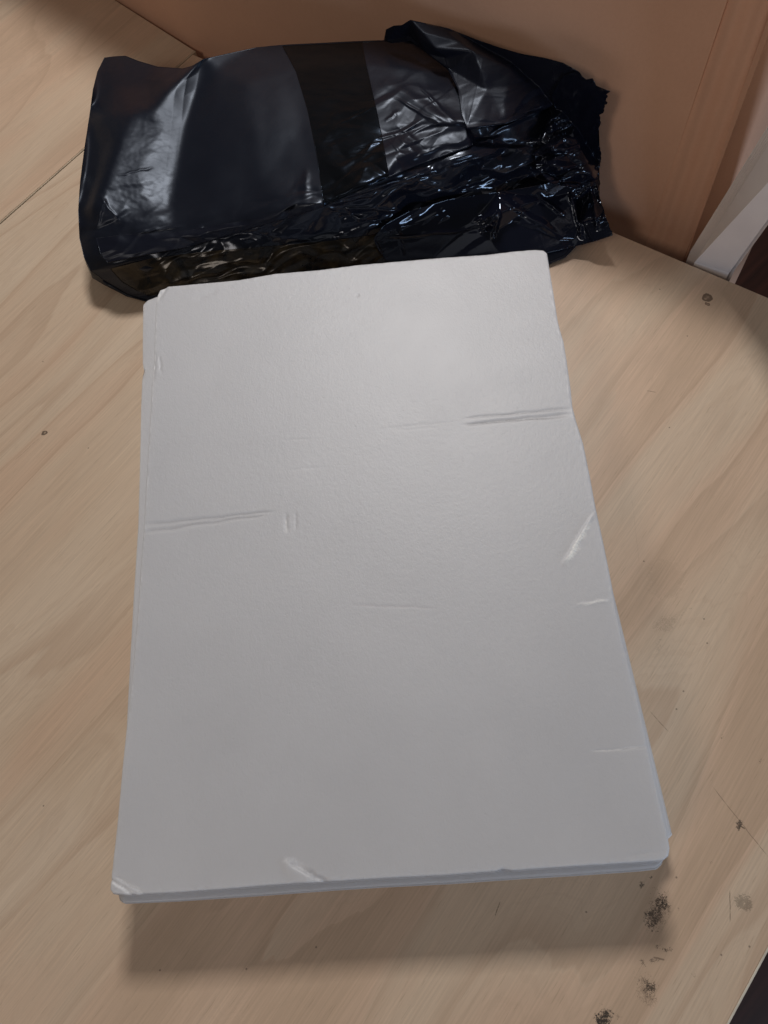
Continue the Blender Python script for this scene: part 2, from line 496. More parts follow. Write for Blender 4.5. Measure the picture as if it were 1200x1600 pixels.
cc = wc.mix(wc.mr(speck, .74, .80, 0, .5), cc, rgba(.62, .50, .38))
wc.set(Base_Color=cc, Roughness=0.62, Specular_IOR_Level=0.3)
wc.set(Normal=wc.bump(wc.math('ADD', wc.math('MULTIPLY', flute, .03), fibn), 0.16, 0.0006))
M_card = wc.m

nBK = np.array([-BK[1], BK[0]]); nBK = nBK if nBK[1] > 0 else -nBK
def on_back(px, py, off=0.0):
    """plan point where the photo pixel meets the back-edge line of the table, pushed behind it by off"""
    p = at(px, py)[:2]; return p + nBK * off
def on_card(px, py, off):
    """plan point where the sight line of a photo pixel meets the upright plane standing off metres behind the table"""
    d = (px - 600) / F * _r - (py - 800) / F * _u + _f
    t = ((at(325, 95)[:2] + nBK * off - CAM[:2]) @ nBK) / (d[:2] @ nBK)
    return (CAM + t * d)[:2]
CO = 0.034
base_crease = on_card(1032, 312, CO)
base_right = on_card(1118, 275, CO)
base_mid = on_back(500, 169, CO)
base_left = on_back(322, 94, CO * .6)
card = empty('cardboard_sheet', (float(base_mid[0]), float(base_mid[1]), fz))
tag(card, 'large brown corrugated cardboard sheet standing upright behind the table and the black parcel', 'cardboard')

def card_panel(pts, z0, z1, lean, name, th=0.005):
    """vertical board following plan points; leans back by lean metres at the top"""
    P = resample(pts, 40)
    d = np.gradient(P, axis=0); d /= np.linalg.norm(d, axis=1)[:, None]
    n = np.stack([-d[:, 1], d[:, 0]], -1); n *= np.sign(n[:, 1])[:, None]
    zs = np.linspace(z0, z1, 24)
    V = []
    for s in (0, th):
        for i in range(len(P)):
            for z in zs:
                k = (z - 0) / (z1)
                q = P[i] + n[i] * (s + lean * max(k, -.5) + .0012 * math.sin(i * .35 + z * 9))
                V.append((q[0], q[1], z))
    nu, nv = len(P), len(zs); N = nu * nv
    Q = grid_faces(nu, nv)
    fr = Q.tolist(); bkf = (Q[:, ::-1] + N).tolist()
    sidef = []
    for i in range(nu - 1):
        for j in (0, nv - 1):
            a, b = i * nv + j, (i + 1) * nv + j
            sidef.append([a, b, b + N, a + N] if j else [b, a, a + N, b + N])
    for j in range(nv - 1):
        for i in (0, nu - 1):
            a, b = i * nv + j, i * nv + j + 1
            sidef.append([b, a, a + N, b + N] if i else [a, b, b + N, a + N])
    o = mesh_obj(name, V, fr + bkf + sidef, M_card, card)
    me = o.data
    bm = bmesh.new(); bm.from_mesh(me); bmesh.ops.recalc_face_normals(bm, faces=bm.faces)
    for e in bm.edges:
        if len(e.link_faces) == 2 and e.calc_face_angle(0) > 1.0: e.smooth = False
    bm.to_mesh(me); bm.free()
    return o
CH = 0.24
far_left = cB + ED * 0.5 + nBK * .002
pl = np.array(e0) + np.array([0.0, .004])
card_panel([far_left, pl + nBK * 0.003, base_left, base_mid, base_crease], fz + .01, CH, .010, 'cardboard_panel')
card_panel([base_crease + BK * .0002 + nBK * .0001, base_right + nBK * .003], fz + .01, CH, .012, 'cardboard_panel')
card_panel([base_right + nBK * .0035 + BK * .0008, base_right + BK * .042 + nBK * .067], fz + .01, CH, .004, 'cardboard_flap')

# ------------------------------------------------------------------ white post at the right
wp = NT('glossy_white_board')
tc = wp.new('ShaderNodeTexCoord').outputs['Object']
mot = wp.noise(tc, 12, 4, .6)
wp.set(Base_Color=wp.mix(wp.mr(mot, .3, .7), rgba(.66, .60, .58), rgba(.74, .68, .65)), Roughness=0.5)
wp.set(Normal=wp.bump(wp.noise(tc, 60, 3), .12, .001))
def prism(name, rings, zs, mat, bevel=.008):
    bm = bmesh.new()
    L = [[bm.verts.new((p[0], p[1], z)) for p in r] for r, z in zip(rings, zs)]
    n = len(L[0])
    bm.faces.new(L[0][::-1]); bm.faces.new(L[-1])
    for a, b in zip(L[:-1], L[1:]):
        for i in range(n): bm.faces.new((a[i], a[(i + 1) % n], b[(i + 1) % n], b[i]))
    bmesh.ops.recalc_face_normals(bm, faces=bm.faces)
    ed = [e for e in bm.edges if abs(e.verts[0].co.z - e.verts[1].co.z) > 1e-6]
    bmesh.ops.bevel(bm, geom=ed, offset=bevel, segments=10, affect='EDGES')
    me = bpy.data.meshes.new(name); bm.to_mesh(me); bm.free()
    me.materials.append(mat)
    o = bpy.data.objects.new(name, me); COL.objects.link(o)
    return o
q0 = on_back(1068, 408, .004); q2 = on_back(1146, 441, .004)
q3 = q2 + nBK * .05 - BK * .03; q4 = q0 + nBK * .05
def lift(px, py, z): return at(px, py, z)[:2]
zt = 0.16
t0 = lift(1222, 160, zt); t1 = lift(1250, 215, zt); t2 = lift(1300, 235, zt)
# straight edges through the two heights, continued down to the floor and up past the frame
ext = lambda a, b, z: a + (b - a) * (z / zt)
basep = [q0, q2, q3, q4]; topp = [t0, t2, t2 + nBK * .05 - BK * .03, t0 + nBK * .05]
zb = -0.30; ztp = 0.23
post = prism('white_board', [basep, basep, [ext(a, b, ztp) for a, b in zip(basep, topp)]], [zb, 0.0, ztp], wp.m)
tag(post, 'glossy white board with a rounded edge leaning beside the cardboard at the right', 'board')

# ------------------------------------------------------------------ foam sheets
wm = NT('white_foam')
tc = wm.new('ShaderNodeTexCoord').outputs['Object']
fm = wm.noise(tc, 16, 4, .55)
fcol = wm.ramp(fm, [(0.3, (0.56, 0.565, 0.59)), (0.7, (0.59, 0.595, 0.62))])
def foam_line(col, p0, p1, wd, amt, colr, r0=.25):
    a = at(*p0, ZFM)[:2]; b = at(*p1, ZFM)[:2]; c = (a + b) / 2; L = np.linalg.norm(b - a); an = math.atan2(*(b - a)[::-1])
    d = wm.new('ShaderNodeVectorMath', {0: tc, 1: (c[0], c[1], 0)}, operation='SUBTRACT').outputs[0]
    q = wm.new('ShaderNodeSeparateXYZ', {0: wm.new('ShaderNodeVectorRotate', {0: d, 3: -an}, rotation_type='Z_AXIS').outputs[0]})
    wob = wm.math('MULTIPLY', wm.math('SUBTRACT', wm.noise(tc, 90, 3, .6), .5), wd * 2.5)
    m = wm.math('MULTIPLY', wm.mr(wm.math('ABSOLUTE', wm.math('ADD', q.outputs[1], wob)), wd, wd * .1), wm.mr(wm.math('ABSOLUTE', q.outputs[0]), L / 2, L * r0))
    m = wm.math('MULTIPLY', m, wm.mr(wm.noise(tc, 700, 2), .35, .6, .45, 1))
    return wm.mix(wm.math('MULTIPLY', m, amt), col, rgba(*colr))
ZFM = 0.051
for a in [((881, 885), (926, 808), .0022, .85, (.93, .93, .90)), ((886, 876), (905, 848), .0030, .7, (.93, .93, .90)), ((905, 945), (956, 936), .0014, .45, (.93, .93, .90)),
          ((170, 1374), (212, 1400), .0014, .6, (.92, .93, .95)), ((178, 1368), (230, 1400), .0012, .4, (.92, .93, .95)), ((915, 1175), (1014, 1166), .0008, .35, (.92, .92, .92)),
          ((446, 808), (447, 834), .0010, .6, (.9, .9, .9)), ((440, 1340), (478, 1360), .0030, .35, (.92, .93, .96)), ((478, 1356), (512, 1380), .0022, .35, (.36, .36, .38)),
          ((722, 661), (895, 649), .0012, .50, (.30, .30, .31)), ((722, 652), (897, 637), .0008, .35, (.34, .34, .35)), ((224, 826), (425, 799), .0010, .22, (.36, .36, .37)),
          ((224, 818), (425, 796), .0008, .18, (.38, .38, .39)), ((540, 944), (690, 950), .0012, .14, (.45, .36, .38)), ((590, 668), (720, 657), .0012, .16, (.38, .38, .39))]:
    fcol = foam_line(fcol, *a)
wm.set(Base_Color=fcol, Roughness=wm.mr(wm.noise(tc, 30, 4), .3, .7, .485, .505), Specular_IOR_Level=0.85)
wm.b.inputs['Subsurface Weight'].default_value = 0.6
wm.b.inputs['Subsurface Radius'].default_value = (0.9, 0.95, 1.0)
wm.b.inputs['Subsurface Scale'].default_value = 0.010
cell = wm.noise(wm.mapping(tc, scale=(1, .55, 1)), 900, 3, .65)
cell2 = wm.noise(tc, 260, 3, .6)
pin = wm.new('ShaderNodeTexVoronoi', {'Vector': tc, 'Scale': 130.0}).outputs['Distance']
pinm = wm.mr(pin, .10, .04, 0, 1)
bh = wm.math('ADD', wm.math('ADD', cell, wm.math('MULTIPLY', cell2, 1.2)), wm.math('MULTIPLY', pinm, -0.6))
wm.set(Normal=wm.bump(bh, 0.20, 0.0006))
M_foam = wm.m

def crease(X, Y, p0, p1, w0, w1, depth, fade=0.15, side=0.0):
    """a pressed line in a sheet, in photo pixel units; side != 0 makes a one-sided step"""
    a = np.array(p0, float); b = np.array(p1, float); L = np.hypot(*(b - a)); d = (b - a) / L
    w0 = w0 * .72; w1 = w1 * .72; depth = depth * .72
    t = ((X - a[0]) * d[0] + (Y - a[1]) * d[1]) / L
    s = -(X - a[0]) * d[1] + (Y - a[1]) * d[0]
    s = s + gnoise(t * 6 + p0[0], t * 0 + p0[1] * .37, 5) * 1.6
    w = w0 + (w1 - w0) * np.clip(t, 0, 1)
    m = smoothstep(-.02, fade, t) * (1 - smoothstep(1 - fade, 1.02, t))
    if side:
        prof = smoothstep(-w, 0, s) * (s <= 0) + np.exp(-np.clip(s, 0, None) / (abs(side) * w)) * (s > 0)
    else:
        prof = np.exp(-(s / w) ** 2)
    return depth * prof * m

def sheet(outline, ztop, th, name, nu, nv, label, dents=(), wob=0.0, seed=0, edge=0.0015, sag=None):
    top, right, bottom, left = outline
    P = coons(top, right, bottom, left, nu, nv)
    X, Y = P[..., 0], P[..., 1]
    # small nicks in the outline
    z = np.zeros_like(X)
    for dfn in dents: z = z + dfn(X, Y)
    z = z + wob * gnoise(X / 170.0, Y / 210.0, 11 + seed) + wob * .35 * gnoise(X / 60.0, Y / 80.0, 31 + seed)
    W = at(X, Y, ztop)
    # distance to the rim for the soft rounded edge
    iu = np.minimum(np.arange(nu), nu - 1 - np.arange(nu))[:, None].astype(float)
    iv = np.minimum(np.arange(nv), nv - 1 - np.arange(nv))[None, :].astype(float)
    du = np.linalg.norm(W[-1, nv // 2] - W[0, nv // 2]) / (nu - 1); dv = np.linalg.norm(W[nu // 2, -1] - W[nu // 2, 0]) / (nv - 1)
    e = np.minimum(iu * du, iv * dv)
    k = np.clip(e / edge, 0, 1)
    z = z - edge * (1 - np.sqrt(np.clip(1 - (1 - k) ** 2, 0, 1))) * 0.8
    z = z + gnoise(X / 9.0, Y / 9.0, 3 + seed) * .00018 * (e < edge * 2)
    if sag is not None: z = z + sag(X, Y)
    W[..., 2] = ztop + z
    V = W.reshape(-1, 3)
    Q = grid_faces(nu, nv)[:, ::-1]
    rim = [i * nv for i in range(nu)] + [(nu - 1) * nv + j for j in range(1, nv)] + [i * nv + nv - 1 for i in range(nu - 2, -1, -1)] + [j for j in range(nv - 2, 0, -1)]
    rim = np.array(rim); n = len(rim)
    c = V.mean(0)
    low = V[rim].copy()
    rings = [V]
    base = len(V); faces = []
    prev = rim
    for kk, (ins, dz) in enumerate(((-0.0004, -.0012), (-.0006, -.5 * th), (0.0, -th + .0014), (.0016, -th + .0002))):
        r = V[rim].copy()
        dirv = c[:2] - r[:, :2]; dirv /= np.linalg.norm(dirv, axis=1)[:, None]
        r[:, :2] += dirv * ins
        tz = V[rim][:, 2] - ztop
        r[:, 2] = ztop + dz + tz * (1 if kk == 0 else (.6 if kk == 1 else (.0))) - (edge * .8 if kk == 0 else 0) * 0
        if kk >= 2 and sag is not None: r[:, 2] += sag(P.reshape(-1, 2)[rim][:, 0], P.reshape(-1, 2)[rim][:, 1])
        rings.append(r)
        cur = np.arange(base, base + n); base += n
        nx = np.roll(np.arange(n), -1)
        faces += np.stack([prev, cur, cur[nx], prev[nx]], -1).tolist()
        prev = cur
    V = np.concatenate(rings)
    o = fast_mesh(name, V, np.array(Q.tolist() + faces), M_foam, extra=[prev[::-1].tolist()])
    tag(o, label, 'foam sheet', 'white foam sheets stacked on the table')
    return o

ZF = 0.051; TH = 0.0126
top_edge = [(246, 461), (250, 452), (262, 446), (330, 440), (372, 436), (430, 426), (500, 420), (560, 412), (640, 405), (700, 400), (760, 396), (800, 391), (835, 388), (849, 389), (855, 394)]
right_edge = [(855, 394), (858, 412), (866, 460), (872, 498), (876, 514), (881, 530), (886, 560), (892, 602), (895, 632), (901, 655), (912, 690), (922, 740), (931, 790), (944, 850), (956, 910), (963, 950), (974, 1000), (992, 1072), (1004, 1120), (1012, 1164), (1024, 1215), (1034, 1260), (1043, 1300), (1047, 1325), (1045, 1337)]
bottom_edge = [(171, 1390), (176, 1397), (200, 1399), (280, 1395), (350, 1390), (420, 1384), (500, 1379), (600, 1373), (700, 1368), (775, 1362), (786, 1358), (800, 1361), (900, 1354), (1000, 1348), (1035, 1345), (1045, 1337)]
left_edge = [(246, 461), (243, 475), (241, 520), (240, 560), (236, 600), (234, 640), (230, 700), (226, 760), (223, 820), (218, 880), (213, 960), (206, 1040), (198, 1120), (190, 1200), (182, 1290), (174, 1360), (171, 1390)]
mm = 0.001
dents = [
    lambda X, Y: crease(X, Y, (722, 661), (897, 646), 2.2, 5, -.9 * mm, .12),
    lambda X, Y: crease(X, Y, (722, 652), (897, 636), 1.8, 3.5, -.6 * mm, .12),
    lambda X, Y: crease(X, Y, (585, 669), (722, 655), 2.4, 2.4, -.16 * mm, .3),
    lambda X, Y: crease(X, Y, (600, 672), (700, 664), 2.4, 2.4, -.12 * mm, .3),
    lambda X, Y: crease(X, Y, (430, 797), (218, 820), 2.2, 5, -.8 * mm, .12),
    lambda X, Y: crease(X, Y, (415, 803), (218, 831), 2.0, 4, -1.0 * mm, .12),
    lambda X, Y: crease(X, Y, (446, 798), (446, 832), 3.0, 4, -.55 * mm, .3),
    lambda X, Y: crease(X, Y, (461, 796), (461, 830), 2.4, 3, -.35 * mm, .3),
    lambda X, Y: crease(X, Y, (436, 686), (490, 684), 2.0, 2, -.18 * mm, .3),
    lambda X, Y: crease(X, Y, (438, 733), (520, 727), 2.0, 2, -.10 * mm, .3),
    lambda X, Y: crease(X, Y, (878, 887), (932, 796), 5.0, 3, 1.0 * mm, .25),
    lambda X, Y: crease(X, Y, (895, 947), (958, 936), 3.5, 3, .35 * mm, .3),
    lambda X, Y: crease(X, Y, (915, 1175), (1020, 1166), 2.0, 3, -.35 * mm, .25),
    lambda X, Y: crease(X, Y, (540, 944), (690, 950), 3.0, 3, -.15 * mm, .3),
    lambda X, Y: crease(X, Y, (450, 1345), (520, 1384), 5, 7, -1.5 * mm, .25),
    lambda X, Y: crease(X, Y, (436, 1344), (494, 1388), 9, 24, 1.1 * mm, .25),
    lambda X, Y: crease(X, Y, (168, 1372), (212, 1402), 3, 4, -1.1 * mm, .15),
    lambda X, Y: crease(X, Y, (176, 1366), (232, 1402), 3, 4, -.8 * mm, .15),
    lambda X, Y: crease(X, Y, (246, 470), (262, 446), 5, 4, -1.0 * mm, .2),
    lambda X, Y: crease(X, Y, (300, 468), (345, 452), 7, 7, -.35 * mm, .3),
    lambda X, Y: crease(X, Y, (248, 553), (252, 585), 2.5, 2.5, -.5 * mm, .3),
    lambda X, Y: crease(X, Y, (242, 545), (240, 600), 3, 3, -.5 * mm, .3),
    lambda X, Y: crease(X, Y, (556, 462), (562, 460), 3, 3, -.5 * mm, .3),
    lambda X, Y: crease(X, Y, (972, 1338), (1046, 1328), 4, 4, -.25 * mm, .3),
]
# the far part of the pile is bent very slightly upward past the pressed lines
def bend(X, Y):
    s = (Y - 830 + (X - 220) * 0.275) / 600.0
    return .0016 * np.exp(-(s * 2.2) ** 2) * -1.0
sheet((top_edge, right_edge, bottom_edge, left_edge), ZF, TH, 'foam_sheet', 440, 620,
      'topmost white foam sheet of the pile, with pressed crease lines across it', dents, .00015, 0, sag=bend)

def shifted(dt, dr, db, dl, z):
    """the outline of the sheets below, sticking out a little here and there (offsets in photo pixels)"""
    k = 1.0
    t = [(x, y + dt) for x, y in top_edge]; r = [(x + dr, y) for x, y in right_edge]
    b = [(x, y + db) for x, y in bottom_edge]; l = [(x + dl, y) for x, y in left_edge]
    return t, r, b, l
Z2 = ZF - TH - .0002
def low_outline(z, tl, tr, br, bl, seed):
    """outline of a lower sheet given by where its corners show in the photo"""
    rnd = random.Random(seed)
    def edge(a, b, n=14, amp=1.0):
        out = []
        for i in range(n + 1):
            t = i / n; w = math.sin(math.pi * t) ** .5
            out.append((a[0] + (b[0] - a[0]) * t + rnd.uniform(-amp, amp) * w, a[1] + (b[1] - a[1]) * t + rnd.uniform(-amp, amp) * w))
        return out
    return edge(tl, tr), edge(tr, br), edge(bl, br), edge(tl, bl)
# second sheet: shows as a strip at the upper left, along the front and at the front right
t2_ = [(224, 484), (224, 474), (230, 468), (246, 462), (300, 452), (450, 436), (640, 420), (800, 408), (850, 404)]
l2_ = [(224, 484), (223, 540), (223, 572), (226, 584), (222, 596), (220, 640), (218, 720), (215, 820), (208, 930), (202, 1040), (196, 1150), (190, 1280), (184, 1398), (186, 1408), (194, 1412)]
b2_ = [(194, 1412), (280, 1408), (400, 1400), (520, 1391), (600, 1386), (700, 1381), (800, 1374), (900, 1368), (1000, 1361), (1026, 1358), (1034, 1351), (1036, 1345)]
r2_ = [(850, 404), (864, 500), (892, 660), (930, 840), (975, 1040), (1010, 1180), (1028, 1290), (1036, 1345)]
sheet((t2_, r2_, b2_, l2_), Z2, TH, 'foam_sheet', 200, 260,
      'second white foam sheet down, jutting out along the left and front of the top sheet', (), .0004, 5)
Z3 = Z2 - TH - .0002
o3 = low_outline(Z3, (262, 490), (838, 430), (1051, 1304), (208, 1392), 3)
o3 = (o3[0], o3[1], [(208, 1392), (600, 1372), (940, 1352), (1020, 1335), (1051, 1304)], o3[3])
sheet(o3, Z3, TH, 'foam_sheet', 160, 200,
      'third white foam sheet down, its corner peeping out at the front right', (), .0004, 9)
Z4 = Z3 - TH - .0002
o4 = low_outline(Z4, (280, 510), (836, 450), (1018, 1300), (224, 1378), 4)
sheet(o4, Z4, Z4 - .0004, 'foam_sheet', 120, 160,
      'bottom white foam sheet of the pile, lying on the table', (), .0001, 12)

# ------------------------------------------------------------------ black parcel
def film_material(name, base, r0, r1, bump=0.2, bscale=60.0, spec=.34, tint=(0.74, 0.84, 1.0)):
    w = NT(name)
    tc = w.new('ShaderNodeTexCoord').outputs['Object']
    gl = w.new('ShaderNodeAttribute', attribute_name='gloss').outputs['Fac']
    n = w.noise(tc, 25, 3, .6)
    rr = w.mr(gl, 0, 1, r0, r1, smooth=False)
    rr = w.math('ADD', rr, w.mr(n, .3, .7, -.03, .04))
    c2 = w.mix(w.mr(w.noise(tc, 8, 3), .35, .65), rgba(*base), rgba(base[0] * 1.25, base[1] * 1.15, base[2] * 1.05))
    w.set(Base_Color=c2, Roughness=rr, Specular_IOR_Level=w.mr(gl, 0, 1, spec, .44, smooth=False))
    w.b.inputs['Specular Tint'].default_value = (*tint, 1)
    b1 = w.noise(w.mapping(tc, scale=(1, 1.6, 1), rot=(0, 0, .5)), bscale, 3, .55, .6)
    fine = w.noise(tc, 420, 2, .5)
    h = w.math('ADD', b1, w.math('MULTIPLY', fine, .08))
    w.set(Normal=w.bump(h, bump, 0.004))
    return w.m
M_film = film_material('black_satin_film', (0.006, 0.0075, 0.0140), .38, .10, .035, 45)
M_tape = film_material('glossy_black_tape', (0.004, 0.0042, 0.005), .24, .14, .02, 40, spec=.09, tint=(.45, .65, 1.0))
M_fold = film_material('black_film_fold', (0.006, 0.007, 0.0135), .40, .12, .03, 40, spec=.24)
M_flap = film_material('shiny_black_film', (0.004, 0.005, 0.011), .18, .07, .05, 50)
wt = NT('brown_clear_tape')
tc = wt.new('ShaderNodeTexCoord').outputs['Object']
n1 = wt.noise(wt.mapping(tc, scale=(1, 2.2, 1)), 45, 4, .6, .8)
wt.set(Base_Color=wt.ramp(n1, [(.38, (.007, .007, .008)), (.55, (.020, .015, .009)), (.72, (.055, .041, .022))]), Roughness=.20, Specular_IOR_Level=.3)
wt.set(Normal=wt.bump(wt.noise(tc, 90, 3, .6), .10, .002))
M_btape = wt.m

def crinkle(X, Y, s=0, scale=1.0):
    """crumpled film relief (unitless), drawn out slightly along the parcel"""
    a = math.radians(-18)
    U = (X * math.cos(a) + Y * math.sin(a)) / scale; V = (-X * math.sin(a) + Y * math.cos(a)) / scale
    wx = gnoise(U / 60, V / 40, s + 1) * 14; wy = gnoise(U / 60, V / 40, s + 2) * 14
    c = worley_ridge((U + wx) / 95, (V + wy) / 42, s + 3) * 1.35
    c = c + worley_ridge((U + wx * .6) / 44, (V + wy * .6) / 24, s + 4) * .22
    c = c - np.abs(gnoise((U + wx) / 60, (V + wy) / 24, s + 5)) * .55
    c = c + worley_ridge((U + wx * .4) / 17, (V + wy * .4) / 10, s + 6) * .035
    return c

FOAM_N = None
_fa = at(246, 452, ZF)[:2]; _fb = at(853, 390, ZF)[:2]
_fd = (_fb - _fa) / np.linalg.norm(_fb - _fa); _fn = np.array([-_fd[1], _fd[0]])
def keep_behind_foam(W, margin=.004):
    """nothing of the parcel may enter the foam pile"""
    s = (W[..., 0] - _fa[0]) * _fn[0] + (W[..., 1] - _fa[1]) * _fn[1]
    t = (W[..., 0] - _fa[0]) * _fd[0] + (W[..., 1] - _fa[1]) * _fd[1]
    low = (W[..., 2] < ZF + .004) & (t > -0.022) & (t < np.linalg.norm(_fb - _fa) + .004)
    push = np.where(low & (s < margin), margin - s, 0)
    W[..., 0] += push * _fn[0]; W[..., 1] += push * _fn[1]
    return W

def card_height(X, Y, off=.010):
    """height at which each sight line meets the cardboard: the parcel stays in front of it"""
    d = ((X - 600) / F)[..., None] * _r - ((Y - 800) / F)[..., None] * _u + _f
    t = ((at(325, 95)[:2] + nBK * off - CAM[:2]) @ nBK) / (d[..., 0] * nBK[0] + d[..., 1] * nBK[1])
    return CAMZ + t * d[..., 2]

def film_piece(name, outline, ctrl, edges, mat, parent, nu, nv, blur=(3, 3), amp=1.0, seed=0, skirt=None, thick=0.0, ragged=0.0, cscale=1.0, minz=.0012, label=None, above=None, lines=(), ripple=None):
    top, right, bottom, left = outline
    P = coons(top, right, bottom, left, nu, nv)
    if ragged:
        e = np.zeros((nu, nv)); e[-1] = 1
        tt = np.linspace(0, 1, nv) * 11
        k = np.linspace(0, 1, nu)[:, None] ** 12
        P[..., 0] += k * (gnoise(tt, tt * 0 + .5, seed + 70) * ragged + gnoise(tt * 3, tt * 0 + .5, seed + 71) * ragged * .5)[None] * (.25 + .75 * (1 - smoothstep(.2, .5, np.linspace(0, 1, nv))))[None]
    X, Y = P[..., 0], P[..., 1]
    A = tin(ctrl, edges, X, Y)
    z = gauss2(A[..., 0], *blur); cr = gauss2(A[..., 1], 9, 9); gl = gauss2(A[..., 2], 4, 4)
    z = z * .01
    if above is not None:
        under = gauss2(tin(BODY[0], BODY[1], X, Y)[..., 0], 3, 3) * .01 + above
        z = np.maximum(z, under)
    z = z + cr * amp * .001 * gauss2(crinkle(X, Y, seed, cscale), .8, .8)
    for ln in lines: z = z + crease(X, Y, *ln)
    if ripple: z = z + ripple(X, Y)
    zc_ = card_height(X, Y, .020 - seed * .0001) + .0006 * gauss2(crinkle(X, Y, seed + 5, 1.0), 2, 2)
    z = np.where(X > 330, np.maximum(z, zc_), z)
    z = np.maximum(z, minz)
    W = at(X, Y, z)
    W = keep_behind_foam(W)
    V = W.reshape(-1, 3); G_ = gl.reshape(-1)
    Q = grid_faces(nu, nv)[:, ::-1]
    faces = Q.tolist(); extra = []
    rim = [i * nv for i in range(nu)] + [(nu - 1) * nv + j for j in range(1, nv)] + [i * nv + nv - 1 for i in range(nu - 2, -1, -1)] + [j for j in range(nv - 2, 0, -1)]
    rim = np.array(rim); n = len(rim); nx = np.roll(np.arange(n), -1)
    c = V[rim].mean(0)
    parts = [V]; gp = [G_]; prev = rim; base = len(V)
    if skirt is not None:
        for k, (fz_, ins) in enumerate(skirt):
            r = V[rim].copy()
            dv = c[:2] - r[:, :2]; dv /= np.linalg.norm(dv, axis=1)[:, None] + 1e-9
            r[:, :2] += dv * ins; r[:, 2] = np.maximum(r[:, 2] * fz_, .0006)
            r = keep_behind_foam(r, .0045)
            parts.append(r); gp.append(G_[rim]); cur = np.arange(base, base + n); base += n
            faces += np.stack([prev, cur, cur[nx], prev[nx]], -1).tolist(); prev = cur
        extra = [prev[::-1].tolist()]
    elif thick:
        low = V.copy(); low[:, 2] = np.maximum(low[:, 2] - thick, .0004)
        parts.append(low); gp.append(G_)
        faces += (Q[:, ::-1] + base).tolist()
        lr = rim + base
        faces += np.stack([rim, lr, lr[nx], rim[nx]], -1).tolist()
    o = fast_mesh(name, np.concatenate(parts), np.array(faces), mat, parent, {'gloss': np.concatenate(gp)}, extra=extra)
    if label: o['label'] = label
    return o

def satin_ripple(X, Y):
    m = smoothstep(135, 165, X) * (1 - smoothstep(250, 300, X)) * smoothstep(150, 190, Y) * (1 - smoothstep(330, 370, Y))
    a = gnoise((X + Y * .5) / 22, (Y - X * .35) / 9.5, 57) + .5 * gnoise((X + Y * .5) / 9, (Y - X * .35) / 5, 58)
    b = gnoise(X / 45, Y / 60, 59)
    return .00012 * a * m + .0004 * b * smoothstep(300, 340, X) * (1 - smoothstep(470, 520, X))
pc = at(480, 250, 0.0)
parcel = empty('parcel', (float(pc[0]), float(pc[1]), 0.0))
tag(parcel, 'long black plastic-wrapped parcel with taped middle and gathered right end, behind the foam sheets', 'parcel')

# --- main wrapped body: control points (photo x, y, height in cm, crumple, gloss)
body_top = [(163, 90), (178, 88), (196, 87), (216, 95), (246, 104), (285, 107), (300, 103), (318, 92), (345, 86), (400, 74), (440, 70), (500, 67), (560, 64), (620, 62), (680, 66), (760, 80), (830, 98), (880, 106), (906, 114), (918, 130)]
body_left = [(163, 90), (152, 112), (145, 140), (140, 178), (132, 230), (125, 285), (122, 330), (124, 372), (131, 402), (141, 423), (160, 436), (200, 460), (235, 470), (262, 476)]
body_bottom = [(262, 476), (330, 474), (430, 462), (520, 452), (620, 444), (720, 436), (820, 425), (880, 400)]
body_right = [(918, 130), (930, 160), (936, 200), (937, 240), (936, 290), (928, 330), (908, 370), (880, 400)]
C = []; E_ = []
def cp(x, y, z, c=0.0, g=0.0):
    k = min(max((x - 300) / 320.0, 0), 1); k = k * k * (3 - 2 * k)
    C.append((x, y, z * (1 + .38 * k), c, g)); return len(C) - 1
def fold(*pts):
    ids = [cp(*p) for p in pts]
    E_.extend(zip(ids[:-1], ids[1:])); return ids
# left end outline
fold((160, 85, 4.3), (196, 84, 4.6), (246, 101, 5.4), (288, 105, 6.4), (318, 89, 7.6, .1), (400, 71, 6.6), (452, 67, 6.4), (560, 61, 6.2), (620, 59, 6.0), (690, 64, 6.0, .3), (770, 80, 5.6, .5), (840, 96, 4.8, .8), (900, 108, 3.6, 1.2, .6), (922, 126, 3.0, 1, .6))
fold((318, 93, 7.9, 0), (262, 137, 7.3), (236, 170, 7.1), (205, 178, 7.0), (160, 181, 5.9), (138, 180, 4.7))      # ridge above the dark end face
fold((160, 181, 5.7), (150, 235, 5.3), (136, 290, 5.0, .2))                                                  # narrow left strip
fold((205, 178, 7.0), (185, 220, 6.9), (160, 285, 6.5, .1), (146, 320, 6.2, .2))
fold((318, 95, 7.3), (306, 150, 6.3), (290, 200, 5.95), (278, 260, 5.4), (266, 325, 4.9, .05))               # valley right of the bright facet
fold((340, 110, 7.2), (330, 170, 6.75), (325, 250, 6.15), (335, 320, 5.6))
fold((385, 130, 7.2), (398, 215, 6.75), (410, 285, 6.1))
fold((445, 110, 6.7), (472, 200, 6.35), (495, 275, 6.0))
cp(230, 240, 6.35, .12); cp(250, 200, 6.5, .10); cp(200, 290, 6.05, .15); cp(225, 315, 5.55, .12)
cp(185, 140, 5.2); cp(230, 135, 5.6)
